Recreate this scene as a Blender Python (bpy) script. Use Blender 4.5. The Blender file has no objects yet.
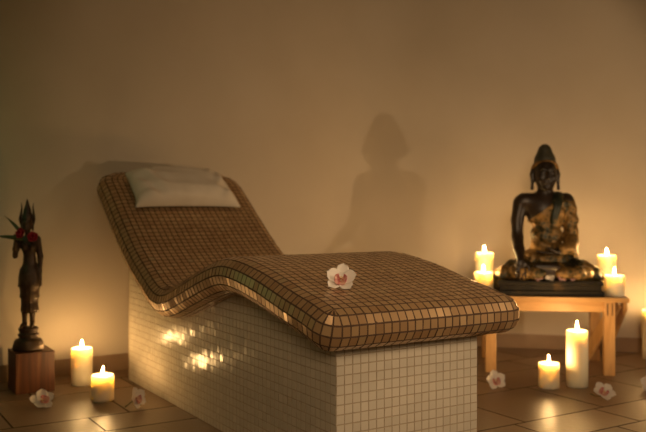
import bpy, bmesh, math, random
import numpy as np
from mathutils import Vector, Matrix

random.seed(7)
rng = np.random.default_rng(7)
SC = bpy.context.scene
COL = SC.collection
PI = math.pi

# ------------------------------------------------------------------ helpers
def link_mesh(name, me, mats, parent=None, smooth=False):
    o = bpy.data.objects.new(name, me)
    COL.objects.link(o)
    if not isinstance(mats, (list, tuple)):
        mats = [mats]
    for m in mats:
        me.materials.append(m)
    if smooth:
        me.polygons.foreach_set('use_smooth', [True] * len(me.polygons))
    if parent is not None:
        o.parent = parent
    return o

def from_bm(name, bm, mats, parent=None, smooth=False):
    bmesh.ops.recalc_face_normals(bm, faces=bm.faces[:])
    me = bpy.data.meshes.new(name)
    bm.to_mesh(me); bm.free()
    return link_mesh(name, me, mats, parent, smooth)

def from_py(name, verts, faces, mats, parent=None, smooth=False):
    me = bpy.data.meshes.new(name)
    me.from_pydata([tuple(v) for v in verts], [], [tuple(f) for f in faces])
    me.update()
    return link_mesh(name, me, mats, parent, smooth)

def tag(o, label, cat, group=None):
    o['label'] = label; o['category'] = cat
    if group: o['group'] = group
    return o

def thing(name, label, cat, loc=(0, 0, 0), rotz=0.0, group=None):
    o = bpy.data.objects.new(name, None)
    o.empty_display_size = 0.05
    COL.objects.link(o)
    o.location = loc; o.rotation_euler = (0, 0, rotz)
    return tag(o, label, cat, group)

def struct(o):
    o['kind'] = 'structure'
    return o

def bm_box(bm, c, size, rot=None, bevel=0.0):
    m = Matrix.Translation(c)
    if rot is not None: m = m @ rot.to_4x4()
    m = m @ Matrix.Diagonal((size[0], size[1], size[2], 1))
    r = bmesh.ops.create_cube(bm, size=1.0, matrix=m)
    if bevel > 0:
        es = set()
        for v in r['verts']:
            es.update(v.link_edges)
        bmesh.ops.bevel(bm, geom=list(es), offset=bevel, segments=2, affect='EDGES', profile=0.6)

def bm_lathe(bm, prof, n=40, c=(0, 0, 0)):
    rings = []
    for r, z in prof:
        if r < 1e-6:
            rings.append([bm.verts.new((c[0], c[1], c[2] + z))])
        else:
            rings.append([bm.verts.new((c[0] + r * math.cos(2 * PI * i / n), c[1] + r * math.sin(2 * PI * i / n), c[2] + z)) for i in range(n)])
    for a, b in zip(rings[:-1], rings[1:]):
        if len(a) == 1 and len(b) == 1: continue
        for i in range(n):
            j = (i + 1) % n
            if len(a) == 1: bm.faces.new((a[0], b[i], b[j]))
            elif len(b) == 1: bm.faces.new((a[i], b[0], a[j]))
            else: bm.faces.new((a[i], b[i], b[j], a[j]))

def bm_tube(bm, pts, rad, n=8):
    pts = [Vector(p) for p in pts]
    rings = []
    for i, p in enumerate(pts):
        t = (pts[min(i + 1, len(pts) - 1)] - pts[max(i - 1, 0)]).normalized()
        a = t.orthogonal().normalized() if i == 0 else (a - t * a.dot(t)).normalized()
        b = t.cross(a)
        r = rad[i] if isinstance(rad, (list, tuple)) else rad
        rings.append([bm.verts.new(p + (a * math.cos(2 * PI * k / n) + b * math.sin(2 * PI * k / n)) * r) for k in range(n)])
    for x, y in zip(rings[:-1], rings[1:]):
        for k in range(n):
            bm.faces.new((x[k], x[(k + 1) % n], y[(k + 1) % n], y[k]))
    bm.faces.new(rings[0]); bm.faces.new(rings[-1])

def copy_tree(o, parent=None):
    c = o.copy(); COL.objects.link(c)
    if parent is not None:
        c.parent = parent
    for ch in list(o.children):
        copy_tree(ch, c)
    return c

# ------------------------------------------------------------------ signed distance sculpting
class Field:
    """a distance grid that shapes are smoothly joined into, then meshed"""
    def __init__(self, lo, hi, h):
        self.h = h
        self.lo = np.array(lo, float)
        self.ax = [np.arange(lo[i], hi[i] + h, h) for i in range(3)]
        self.d = np.full([len(a) for a in self.ax], 0.2, np.float32)
    def sub(self, lo, hi):
        sl = []
        for i in range(3):
            a = int(np.clip(np.floor((lo[i] - self.lo[i]) / self.h), 0, len(self.ax[i]) - 1))
            b = int(np.clip(np.ceil((hi[i] - self.lo[i]) / self.h) + 1, a + 1, len(self.ax[i])))
            sl.append(slice(a, b))
        g = np.meshgrid(*[self.ax[i][sl[i]] for i in range(3)], indexing='ij')
        return tuple(sl), g
    def join(self, sl, d, k):
        a = self.d[sl]
        if k <= 0:
            self.d[sl] = np.minimum(a, d)
        else:
            h = np.clip(0.5 + 0.5 * (a - d) / k, 0, 1)
            self.d[sl] = a * (1 - h) + d * h - k * h * (1 - h)
    def cap(self, a, b, ra, rb, k=0.01):
        a = np.array(a, float); b = np.array(b, float)
        m = max(ra, rb) + 0.05
        sl, g = self.sub(np.minimum(a, b) - m, np.maximum(a, b) + m)
        ab = b - a
        pa = [g[i] - a[i] for i in range(3)]
        t = np.clip((pa[0] * ab[0] + pa[1] * ab[1] + pa[2] * ab[2]) / max(ab.dot(ab), 1e-9), 0, 1)
        d = np.sqrt(sum((pa[i] - t * ab[i]) ** 2 for i in range(3))) - (ra + (rb - ra) * t)
        self.join(sl, d, k)
    def ell(self, c, r, k=0.01, rot=None):
        c = np.array(c, float); r = np.array(r, float)
        m = r.max() + 0.05
        sl, g = self.sub(c - m, c + m)
        p = [g[i] - c[i] for i in range(3)]
        if rot is not None:
            R = np.array(Matrix.Rotation(rot[1], 3, rot[0]))   # local->world
            p = [sum(R[j][i] * p[j] for j in range(3)) for i in range(3)]
        k0 = np.sqrt(sum((p[i] / r[i]) ** 2 for i in range(3)))
        k1 = np.sqrt(sum((p[i] / r[i] ** 2) ** 2 for i in range(3))) + 1e-9
        self.join(sl, k0 * (k0 - 1) / k1, k)
    def chain(self, pts, rad, k=0.01):
        for i in range(len(pts) - 1):
            self.cap(pts[i], pts[i + 1], rad[i], rad[i + 1], k)
    def grid(self):
        return np.meshgrid(*self.ax, indexing='ij')
    def mesh(self, name, mats, parent=None):
        v, f = surface_nets(self.d, self.lo, self.h)
        me = bpy.data.meshes.new(name)
        me.from_pydata(v.tolist(), [], f.tolist())
        me.update()
        return link_mesh(name, me, mats, parent, True)

def surface_nets(D, lo, h):
    D = D.copy()
    D[0] = D[-1] = 0.1; D[:, 0] = D[:, -1] = 0.1; D[:, :, 0] = D[:, :, -1] = 0.1
    ins = D < 0
    n = [s - 1 for s in D.shape]
    acc = np.zeros(n + [3], np.float32); cnt = np.zeros(n, np.float32)
    cor = [(i, j, k) for i in (0, 1) for j in (0, 1) for k in (0, 1)]
    V = {c: D[c[0]:c[0] + n[0], c[1]:c[1] + n[1], c[2]:c[2] + n[2]] for c in cor}
    for a in cor:
        for ax in range(3):
            if a[ax] == 0:
                b = list(a); b[ax] = 1; b = tuple(b)
                da, db = V[a], V[b]
                m = (da < 0) != (db < 0)
                t = np.where(m, da / np.where(m, da - db, 1), 0)
                for q in range(3):
                    acc[..., q] += np.where(m, a[q] + (t if q == ax else 0), 0)
                cnt += m
    act = cnt > 0
    idx = np.full(n, -1, np.int64); idx[act] = np.arange(act.sum())
    ijk = np.argwhere(act)
    vs = lo + h * (ijk + acc[act] / cnt[act][:, None])
    faces = []
    for ax in range(3):
        o1, o2 = [q for q in range(3) if q != ax]
        s0 = [slice(None)] * 3; s1 = [slice(None)] * 3
        s0[ax] = slice(0, -1); s1[ax] = slice(1, None)
        a = ins[tuple(s0)]; b = ins[tuple(s1)]
        cr = np.argwhere(a != b)
        cr = cr[(cr[:, o1] > 0) & (cr[:, o2] > 0) & (cr[:, o1] < n[o1]) & (cr[:, o2] < n[o2])]
        flip = a[tuple(cr.T)]
        def at(d1, d2):
            c = cr.copy(); c[:, o1] += d1; c[:, o2] += d2
            return idx[tuple(c.T)]
        q = np.stack([at(-1, -1), at(0, -1), at(0, 0), at(-1, 0)], 1)
        if ax == 1: flip = ~flip
        q = np.where(flip[:, None], q, q[:, ::-1])
        faces.append(q)
    return vs, np.concatenate(faces)

# ------------------------------------------------------------------ materials
def new_mat(name):
    m = bpy.data.materials.new(name); m.use_nodes = True
    nt = m.node_tree
    return m, nt, nt.nodes['Principled BSDF']

def N(nt, typ, **kw):
    n = nt.nodes.new(typ)
    for k, v in kw.items():
        if k in n.inputs.keys() if hasattr(n.inputs, 'keys') else False:
            n.inputs[k].default_value = v
        else:
            setattr(n, k, v)
    return n

def ramp(nt, fac, stops):
    r = nt.nodes.new('ShaderNodeValToRGB')
    el = r.color_ramp.elements
    while len(el) > len(stops): el.remove(el[-1])
    while len(el) < len(stops): el.new(0.5)
    for e, (p, c) in zip(el, stops):
        e.position = p; e.color = (*c, 1)
    nt.links.new(fac, r.inputs[0])
    return r.outputs[0]

def noise_mat(name, stops, scale=8.0, rough=0.6, bump=0.0, bscale=40.0, detail=4, metallic=0.0, stretch=(1, 1, 1), spec=0.5, distort=0.0, coords='Object'):
    m, nt, p = new_mat(name)
    tc = nt.nodes.new('ShaderNodeTexCoord')
    mp = nt.nodes.new('ShaderNodeMapping'); mp.inputs['Scale'].default_value = stretch
    nt.links.new(tc.outputs[coords], mp.inputs[0])
    nz = nt.nodes.new('ShaderNodeTexNoise')
    nz.inputs['Scale'].default_value = scale; nz.inputs['Detail'].default_value = detail; nz.inputs['Distortion'].default_value = distort
    nt.links.new(mp.outputs[0], nz.inputs['Vector'])
    nt.links.new(ramp(nt, nz.outputs[0], stops), p.inputs['Base Color'])
    p.inputs['Roughness'].default_value = rough
    p.inputs['Metallic'].default_value = metallic
    p.inputs['Specular IOR Level'].default_value = spec
    if bump > 0:
        n2 = nt.nodes.new('ShaderNodeTexNoise'); n2.inputs['Scale'].default_value = bscale; n2.inputs['Detail'].default_value = 3
        nt.links.new(mp.outputs[0], n2.inputs['Vector'])
        b = nt.nodes.new('ShaderNodeBump'); b.inputs['Strength'].default_value = bump; b.inputs['Distance'].default_value = 0.004
        nt.links.new(n2.outputs[0], b.inputs['Height'])
        nt.links.new(b.outputs[0], p.inputs['Normal'])
    return m

def attr_mat(name, stops, rough, metallic=0.0, spec=0.5, coat=0.0, rough_var=0.0, bump=0.0):
    """every tile carries its own shade in the colour attribute 'shade'"""
    m, nt, p = new_mat(name)
    a = nt.nodes.new('ShaderNodeAttribute'); a.attribute_name = 'shade'
    nt.links.new(ramp(nt, a.outputs['Fac'], stops), p.inputs['Base Color'])
    p.inputs['Roughness'].default_value = rough
    p.inputs['Metallic'].default_value = metallic
    p.inputs['Specular IOR Level'].default_value = spec
    p.inputs['Coat Weight'].default_value = coat
    p.inputs['Coat Roughness'].default_value = 0.08
    if bump > 0:
        tc = nt.nodes.new('ShaderNodeTexCoord')
        n2 = nt.nodes.new('ShaderNodeTexNoise'); n2.inputs['Scale'].default_value = 55; n2.inputs['Detail'].default_value = 2
        nt.links.new(tc.outputs['Object'], n2.inputs['Vector'])
        b = nt.nodes.new('ShaderNodeBump'); b.inputs['Strength'].default_value = bump; b.inputs['Distance'].default_value = 0.004
        nt.links.new(n2.outputs[0], b.inputs['Height']); nt.links.new(b.outputs[0], p.inputs['Normal'])
    return m

M = {}
M['wall'] = noise_mat('plaster', [(0.3, (0.60, 0.51, 0.39)), (0.7, (0.65, 0.56, 0.44))], 2.2, 0.85, 0.12, 60, spec=0.2)
M['ceiling'] = noise_mat('ceiling_paint', [(0.3, (0.42, 0.37, 0.30)), (0.7, (0.46, 0.40, 0.33))], 2.0, 0.9)
M['skirt'] = noise_mat('skirting_tile', [(0.3, (0.31, 0.20, 0.115)), (0.7, (0.37, 0.245, 0.145))], 9, 0.45)
M['floor_tile'] = attr_mat('floor_tile', [(0.0, (0.19, 0.118, 0.062)), (1.0, (0.25, 0.158, 0.085))], 0.4, spec=0.45, bump=0.35)
M['floor_grout'] = noise_mat('floor_grout', [(0.3, (0.06, 0.035, 0.02)), (0.7, (0.09, 0.055, 0.03))], 30, 0.9)
M['brown_tile'] = attr_mat('bronze_glass_tile', [(0.0, (0.43, 0.26, 0.125)), (0.5, (0.52, 0.335, 0.17)), (0.85, (0.58, 0.39, 0.20)), (1.0, (0.46, 0.35, 0.19))], 0.30, metallic=0.48, spec=0.6)
M['brown_grout'] = noise_mat('dark_brown_grout', [(0.3, (0.065, 0.034, 0.017)), (0.7, (0.09, 0.048, 0.024))], 60, 0.85)
M['white_tile'] = attr_mat('white_ceramic_tile', [(0.0, (0.60, 0.54, 0.43)), (1.0, (0.66, 0.59, 0.47))], 0.2, spec=0.10)
M['white_grout'] = noise_mat('grey_grout', [(0.3, (0.40, 0.32, 0.22)), (0.7, (0.46, 0.37, 0.26))], 60, 0.9)
M['linen'] = noise_mat('linen', [(0.3, (0.70, 0.62, 0.50)), (0.7, (0.78, 0.70, 0.58))], 12, 0.9, 0.25, 260, spec=0.15)
M['pine'] = noise_mat('pine_wood', [(0.25, (0.45, 0.23, 0.075)), (0.5, (0.58, 0.33, 0.12)), (0.62, (0.62, 0.36, 0.14)), (0.8, (0.36, 0.15, 0.045))], 5.0, 0.42, 0.1, 30, stretch=(0.8, 6, 6), distort=1.2)
M['pine_upright'] = noise_mat('pine_wood_upright', [(0.25, (0.46, 0.24, 0.08)), (0.6, (0.60, 0.35, 0.14)), (0.8, (0.42, 0.21, 0.07))], 5.0, 0.42, 0.1, 30, stretch=(6, 6, 0.8), distort=0.8)
M['slot'] = noise_mat('dark_wood_joint', [(0.3, (0.05, 0.02, 0.008)), (0.7, (0.09, 0.04, 0.015))], 30, 0.7)
M['block'] = noise_mat('red_brown_wood', [(0.28, (0.06, 0.02, 0.008)), (0.5, (0.12, 0.040, 0.014)), (0.60, (0.16, 0.055, 0.018)), (0.66, (0.24, 0.10, 0.03)), (0.72, (0.09, 0.03, 0.011))], 4.0, 0.42, 0.1, 40, stretch=(9, 9, 0.5), distort=0.6)
M['lacquer'] = noise_mat('black_lacquer', [(0.3, (0.014, 0.009, 0.006)), (0.7, (0.035, 0.020, 0.011))], 14, 0.38, 0.15, 60)
M['bronze'] = noise_mat('dark_bronze', [(0.3, (0.028, 0.016, 0.009)), (0.7, (0.085, 0.050, 0.025))], 22, 0.42, 0.35, 90, metallic=0.35)
M['hair'] = noise_mat('statue_hair', [(0.3, (0.020, 0.020, 0.012)), (0.7, (0.06, 0.055, 0.03))], 30, 0.5, 0.6, 150)
M['band'] = noise_mat('worn_gold_band', [(0.3, (0.12, 0.06, 0.018)), (0.7, (0.34, 0.19, 0.06))], 26, 0.45, 0.4, 90, metallic=0.5)
M['plinth'] = noise_mat('plinth_lacquer', [(0.4, (0.010, 0.008, 0.005)), (0.62, (0.022, 0.017, 0.009)), (0.75, (0.09, 0.05, 0.016))], 16, 0.6, 0.4, 60, spec=0.25)
M['stole'] = noise_mat('green_stole', [(0.35, (0.012, 0.016, 0.010)), (0.6, (0.03, 0.036, 0.02)), (0.75, (0.16, 0.10, 0.03))], 32, 0.4, 0.5, 90, metallic=0.2)
M['petal'] = noise_mat('white_petal', [(0.3, (0.80, 0.72, 0.62)), (0.7, (0.88, 0.81, 0.72))], 20, 0.55, spec=0.3)
M['lip'] = noise_mat('magenta_lip', [(0.33, (0.34, 0.03, 0.08)), (0.44, (0.60, 0.20, 0.19)), (0.60, (0.74, 0.46, 0.32))], 75, 0.5)
M['yellow'] = noise_mat('column_cream', [(0.3, (0.75, 0.50, 0.25)), (0.7, (0.80, 0.62, 0.40))], 60, 0.5)
M['stem'] = noise_mat('stem_green', [(0.3, (0.05, 0.06, 0.02)), (0.7, (0.10, 0.11, 0.04))], 40, 0.5)
M['leaf'] = noise_mat('leaf_green', [(0.3, (0.035, 0.055, 0.016)), (0.7, (0.075, 0.10, 0.03))], 30, 0.45)
M['red'] = noise_mat('red_petal', [(0.3, (0.30, 0.012, 0.022)), (0.7, (0.46, 0.03, 0.045))], 50, 0.5)
M['pink'] = noise_mat('pink_petal', [(0.38, (0.50, 0.16, 0.16)), (0.55, (0.75, 0.52, 0.46)), (0.7, (0.80, 0.68, 0.58))], 60, 0.55)
M['wick'] = noise_mat('charred_wick', [(0.3, (0.01, 0.008, 0.006)), (0.7, (0.03, 0.02, 0.015))], 60, 0.9)

# gilded robe: gold relief with dark worn hollows
m, nt, p = new_mat('gilded_robe')
tc = nt.nodes.new('ShaderNodeTexCoord')
vo = nt.nodes.new('ShaderNodeTexVoronoi'); vo.inputs['Scale'].default_value = 62
nt.links.new(tc.outputs['Object'], vo.inputs['Vector'])
nz = nt.nodes.new('ShaderNodeTexNoise'); nz.inputs['Scale'].default_value = 9; nz.inputs['Detail'].default_value = 5
nt.links.new(tc.outputs['Object'], nz.inputs['Vector'])
mx = nt.nodes.new('ShaderNodeMath'); mx.operation = 'MULTIPLY_ADD'
nt.links.new(vo.outputs['Distance'], mx.inputs[0]); mx.inputs[1].default_value = 0.28
nt.links.new(nz.outputs[0], mx.inputs[2])
nt.links.new(ramp(nt, mx.outputs[0], [(0.42, (0.012, 0.014, 0.008)), (0.54, (0.06, 0.05, 0.018)), (0.64, (0.22, 0.125, 0.036)), (0.9, (0.36, 0.21, 0.065))]), p.inputs['Base Color'])
p.inputs['Metallic'].default_value = 0.35; p.inputs['Roughness'].default_value = 0.45
bp = nt.nodes.new('ShaderNodeBump'); bp.inputs['Strength'].default_value = 0.6; bp.inputs['Distance'].default_value = 0.003
nt.links.new(vo.outputs['Distance'], bp.inputs['Height']); nt.links.new(bp.outputs[0], p.inputs['Normal'])
M['robe'] = m
m = m.copy(); m.name = 'worn_lap_cloth'
for e, q in zip([n for n in m.node_tree.nodes if n.type == 'VALTORGB'][0].color_ramp.elements, (0.52, 0.63, 0.74, 0.95)):
    e.position = q
M['lap'] = m

# candle wax: light travels through it
m, nt, p = new_mat('candle_wax')
p.inputs['Base Color'].default_value = (0.92, 0.82, 0.60, 1)
p.inputs['Roughness'].default_value = 0.45
p.inputs['Subsurface Weight'].default_value = 1.0
p.inputs['Subsurface Radius'].default_value = (1.0, 1.0, 1.0)
p.inputs['Subsurface Scale'].default_value = 0.036
M['wax'] = m

FLAME = 980.0
m = bpy.data.materials.new('candle_flame'); m.use_nodes = True
nt = m.node_tree; nt.nodes.clear()
em = nt.nodes.new('ShaderNodeEmission'); em.inputs['Color'].default_value = (1.0, 0.585, 0.22, 1); em.inputs['Strength'].default_value = FLAME
out = nt.nodes.new('ShaderNodeOutputMaterial'); nt.links.new(em.outputs[0], out.inputs[0])
M['flame'] = m

# ------------------------------------------------------------------ frame of the lounger
H = 0.80                                   # eye height
TH = math.atan2(508.0, 820.0)
U = Vector((-math.sin(TH), math.cos(TH), 0))     # along the lounger towards its head
Vv = Vector((math.cos(TH), math.sin(TH), 0))     # across it, to the right
F0 = Vector((0.0359, 2.2636, 0))                 # near left corner of the tiled base
def W(s, t, z=0.0):
    p = F0 + U * s + Vv * t
    return Vector((p.x, p.y, z))

# ------------------------------------------------------------------ tiles on any quad patch
class Tiles:
    def __init__(self):
        self.v = []; self.f = []; self.mi = []; self.sh = []
    def quad(self, pts, mi, sh=0.5):
        b = len(self.v); self.v += [tuple(p) for p in pts]
        self.f.append(tuple(range(b, b + len(pts)))); self.mi.append(mi); self.sh.append(sh)
    def tile(self, q, n, gap, h, tilt, sh):
        """a small raised tile on the quad q (4 points, outward normal n)"""
        c = (q[0] + q[1] + q[2] + q[3]) / 4
        e1 = ((q[1] + q[2]) - (q[0] + q[3])); e2 = ((q[3] + q[2]) - (q[0] + q[1]))
        l1 = e1.length / 2; l2 = e2.length / 2
        if l1 < gap * 2 or l2 < gap * 2: return
        f1 = 1 - gap / l1; f2 = 1 - gap / l2
        g1 = f1 - 0.0016 / l1; g2 = f2 - 0.0016 / l2
        def at(a, b):
            x = (a + 1) / 2; y = (b + 1) / 2
            return q[0] * (1 - x) * (1 - y) + q[1] * x * (1 - y) + q[2] * x * y + q[3] * (1 - x) * y
        t1 = random.gauss(0, tilt); t2 = random.gauss(0, tilt)
        sg = [(-1, -1), (1, -1), (1, 1), (-1, 1)]
        lo = [at(a * f1, b * f2) for a, b in sg]
        hi = [at(a * g1, b * g2) + n * (h + a * t1 * l1 / 2 + b * t2 * l2 / 2) for a, b in sg]
        # keep the tile face flat
        b0 = len(self.v)
        self.v += [tuple(p) for p in lo] + [tuple(p) for p in hi]
        fs = [(b0 + 4, b0 + 5, b0 + 6, b0 + 7)] + [(b0 + k, b0 + (k + 1) % 4, b0 + 4 + (k + 1) % 4, b0 + 4 + k) for k in range(4)]
        for k, f in enumerate(fs):
            self.f.append(f); self.mi.append(0 if k == 0 else 1); self.sh.append(sh)
    def build(self, name, mats, parent=None):
        me = bpy.data.meshes.new(name)
        me.from_pydata(self.v, [], self.f)
        me.update()
        o = link_mesh(name, me, mats, parent)
        me.polygons.foreach_set('material_index', self.mi)
        at = me.attributes.new('shade', 'FLOAT', 'FACE')
        at.data.foreach_set('value', self.sh)
        return o

# ------------------------------------------------------------------ room shell
WS = 2.0                                        # back wall, in lounger lengths past the base front
cornerL = Vector((0.2946, 4.777, 0))
dL = Vv                                          # left back wall runs along Vv
dR = Vector((0.9754, -0.2204, 0))                # right back wall
room_h = 2.7
Lend = cornerL - dL * 3.6
Rend = cornerL + dR * 3.3
# rounded meeting of the two back walls
plan = [Lend]
rad_c = 0.3
aa = cornerL - dL * rad_c; bb = cornerL + dR * rad_c
for i in range(13):
    t = i / 12
    plan.append(aa * (1 - t) ** 2 + cornerL * 2 * t * (1 - t) + bb * t * t)
plan.append(Rend)
def wall_strip(name, pts, z0, z1, mat, thick=0.10):
    # wall slab whose inner face runs along pts; pts ordered so that the room is on the right-hand (camera) side
    v = []; f = []
    n = len(pts)
    outp = []
    for i, p in enumerate(pts):
        t = (pts[min(i + 1, n - 1)] - pts[max(i - 1, 0)]).normalized()
        o = Vector((-t.y, t.x, 0))
        outp.append(p + o * thick)
    for p, q in zip(pts, outp):
        v += [(p.x, p.y, z0), (p.x, p.y, z1), (q.x, q.y, z0), (q.x, q.y, z1)]
    for i in range(n - 1):
        a = 4 * i; b = 4 * (i + 1)
        f += [(a, b, b + 1, a + 1), (a + 2, a + 3, b + 3, b + 2), (a + 1, b + 1, b + 3, a + 3), (a, a + 2, b + 2, b)]
    f += [(0, 1, 3, 2), (4 * n - 4, 4 * n - 2, 4 * n - 1, 4 * n - 3)]
    o = from_py(name, v, f, mat, None, False)
    me = o.data
    bm = bmesh.new(); bm.from_mesh(me); bmesh.ops.recalc_face_normals(bm, faces=bm.faces[:]); bm.to_mesh(me); bm.free()
    if n > 3:
        me.polygons.foreach_set('use_smooth', [True] * len(me.polygons))
        me.set_sharp_from_angle(angle=math.radians(40))
    return struct(o)
wall_strip('wall_back', plan, 0, room_h, M['wall'])
A = Lend; B = Rend
front_y = -2.2
PL = Vector((A.x, front_y, 0)); PR = Vector((B.x, front_y, 0))
wall_strip('wall_left', [PL, A], 0, room_h, M['wall'])
wall_strip('wall_right', [B, PR], 0, room_h, M['wall'])
wall_strip('wall_front', [PR, PL], 0, room_h, M['wall'])
# skirting tiles along the back walls, sitting just proud of the plaster
def inset(pts, d):
    r = []
    n = len(pts)
    for i, p in enumerate(pts):
        t = (pts[min(i + 1, n - 1)] - pts[max(i - 1, 0)]).normalized()
        r.append(p - Vector((-t.y, t.x, 0)) * d)
    return r
wall_strip('baseboard_back', inset(plan, 0.009), 0.0, 0.078, M['skirt'], 0.0088)

bm = bmesh.new()
x0, x1 = A.x - 0.05, B.x + 0.05
bm_box(bm, ((x0 + x1) / 2, 1.5, room_h + 0.05), (x1 - x0, 8.0, 0.1))
struct(from_bm('ceiling', bm, M['ceiling']))

# floor: rectangular tiles in bands of two widths over dark grout
fl = Tiles()
sb = [-5.0, -4.57, -4.355, -3.925, -3.71, -3.28, -3.065, -2.635, -2.42, -1.99, -1.775, -1.345, -1.13, -0.70, -0.485, -0.055, 0.055, 0.27, 0.685, 0.965, 1.18, 1.61, 1.825, 2.03]
toff = {0.055: 0.944, 0.27: 1.432, 0.685: 1.782, 0.965: -0.348, 1.18: -0.19, 1.61: -0.02}
for s0, s1 in zip(sb[:-1], sb[1:]):
    off = toff.get(s0, random.uniform(0, 0.43))
    L = 0.43
    k0 = int(math.floor((-3.6 - off) / L))
    for k in range(k0, k0 + 19):
        t0 = off + k * L; t1 = t0 + L
        q = [W(s0, t0), W(s0, t1), W(s1, t1), W(s1, t0)]
        c = (q[0] + q[2]) / 2
        if c.y > 5.2 or c.y < -2.6 or c.x < A.x - 0.4 or c.x > B.x + 0.4: continue
        fl.tile([Vector((p.x, p.y, -0.0015)) for p in q], Vector((0, 0, 1)), 0.0055, 0.0015, 0.0, random.random())
fl.quad([(x0, front_y - 0.1, -0.0015), (x1, front_y - 0.1, -0.0015), (x1, 5.4, -0.0015), (x0, 5.4, -0.0015)], 1)
extra_rows = [(2.03, 2.46), (2.46, 2.675), (2.675, 3.1)]
for s0, s1 in extra_rows:
    off = random.uniform(0, 0.43)
    for k in range(-10, 12):
        t0 = off + k * 0.43
        q = [W(s0, t0), W(s0, t0 + 0.43), W(s1, t0 + 0.43), W(s1, t0)]
        c = (q[0] + q[2]) / 2
        if c.x < 0.0 or c.x > B.x + 0.4 or c.y > 5.2: continue
        fl.tile([Vector((p.x, p.y, -0.0015)) for p in q], Vector((0, 0, 1)), 0.0055, 0.0015, 0.0, random.random())
struct(fl.build('floor', [M['floor_tile'], M['floor_grout']]))

# ------------------------------------------------------------------ tiled lounger
PS = [(-0.055, 0.468), (0.0, 0.484), (0.103, 0.5036), (0.271, 0.5435), (0.40, 0.565), (0.507, 0.575), (0.57, 0.569), (0.634, 0.554), (0.728, 0.526), (0.883, 0.476),
      (0.98, 0.444), (1.06, 0.424), (1.12, 0.420), (1.19, 0.434), (1.314, 0.494), (1.42, 0.546), (1.50, 0.596), (1.60, 0.668), (1.664, 0.713), (1.75, 0.778), (1.83, 0.838), (1.928, 0.898)]
px = np.array([q[0] for q in PS]); pz = np.array([q[1] for q in PS])
# smooth profile: dense sampling then gaussian smoothing
ss = np.linspace(px[0], px[-1], 400)
zz = np.interp(ss, px, pz)
kk = np.exp(-0.5 * (np.arange(-30, 31) / 7.0) ** 2); kk /= kk.sum()
zp = np.concatenate([zz[0] + (zz[1] - zz[0]) * np.arange(-30, 0), zz, zz[-1] + (zz[-1] - zz[-2]) * np.arange(1, 31)])
zz = np.convolve(zp, kk, 'valid')
arc = np.concatenate([[0], np.cumsum(np.hypot(np.diff(ss), np.diff(zz)))])
R = 0.058
def prof(a):
    s = float(np.interp(a, arc, ss)); z = float(np.interp(a, arc, zz))
    s2 = np.interp([a - 0.006, a + 0.006], arc, ss); z2 = np.interp([a - 0.006, a + 0.006], arc, zz)
    ds = s2[1] - s2[0]; dz = z2[1] - z2[0]; l = math.hypot(ds, dz)
    return s, z, ds / l, dz / l
def ztop(s):
    """height of the slab's upper face above point s"""
    best = None
    for a in np.linspace(0, arc[-1], 300):
        q = prof(a)
        ps, z = q[0] - q[3] * R, q[1] + q[2] * R
        if best is None or abs(ps - s) < best[0]: best = (abs(ps - s), z, q)
    return best[1], best[2]

lounger = thing('spa_lounger', 'wave shaped mosaic spa lounger with brown tiled bed on white tiled base', 'lounger', W(0.88, 0.259, 0), TH)
inv = (Matrix.Translation(W(0.88, 0.259, 0)) @ Matrix.Rotation(TH, 4, 'Z')).inverted()
def LW(s, t, z): return inv @ W(s, t, z)

T0, T1 = -0.052, 0.564          # inner rectangle across
PITCH = 0.0272
NS = int(round(arc[-1] / PITCH)); NT = int(round((T1 - T0) / PITCH))
A_ = [arc[-1] * i / NS for i in range(NS + 1)]
T_ = [T0 + (T1 - T0) * i / NT for i in range(NT + 1)]
rotI = inv.to_3x3()
def vec(s, t, z):                # direction from profile components to the lounger's own axes
    return rotI @ (U * s + Vv * t + Vector((0, 0, z)))
slab = Tiles()
def surf(a, t, dirs, phi):
    """nose point: leave the inner rectangle at (a,t) outward along dirs=(along, across), raised by phi"""
    s, z, cs, cz = prof(a)
    nrm = (-cz, 0, cs)
    o = (cs * dirs[0], dirs[1], cz * dirs[0])
    c, q = math.cos(phi), math.sin(phi)
    n = (o[0] * c + nrm[0] * q, o[1] * c, o[2] * c + nrm[2] * q)
    return LW(s + R * n[0], t + R * n[1], z + R * n[2]), vec(*n)
GAP = 0.0029; TH_ = 0.0012
def put(p4, n4, tilt=0.025, shade=None):
    n = (n4[0] + n4[1] + n4[2] + n4[3]).normalized()
    slab.quad(p4, 1)
    slab.tile(p4, n, GAP, TH_, tilt, random.betavariate(2, 2) if shade is None else shade)
RH = 0.065                       # plan rounding of the head end corners
def warp(a, t):
    e = arc[-1] - a
    if e >= RH: return t
    sh = RH - math.sqrt(max(0.0, RH * RH - (RH - e) ** 2))
    tm = (T0 + T1) / 2; hw = (T1 - T0) / 2
    return tm + (t - tm) * (hw - sh) / hw
def edir(a):
    e = arc[-1] - a
    c = min(1.0, max(0.0, (RH - e) / RH))
    return c, math.sqrt(1 - c * c)
A_ = sorted(set(A_[:-1] + [arc[-1] - 0.004, arc[-1]]))
NS = len(A_) - 1
for sgn in (1, -1):
    ph = PI / 2 * sgn
    G = [[surf(a, warp(a, t), (0, 0), ph) for t in T_] for a in A_]
    for i in range(NS):
        for j in range(NT):
            c = [G[i][j], G[i][j + 1], G[i + 1][j + 1], G[i + 1][j]]
            if sgn < 0: c = c[::-1]
            put([x[0] for x in c], [x[1] for x in c], 0.012)
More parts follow.
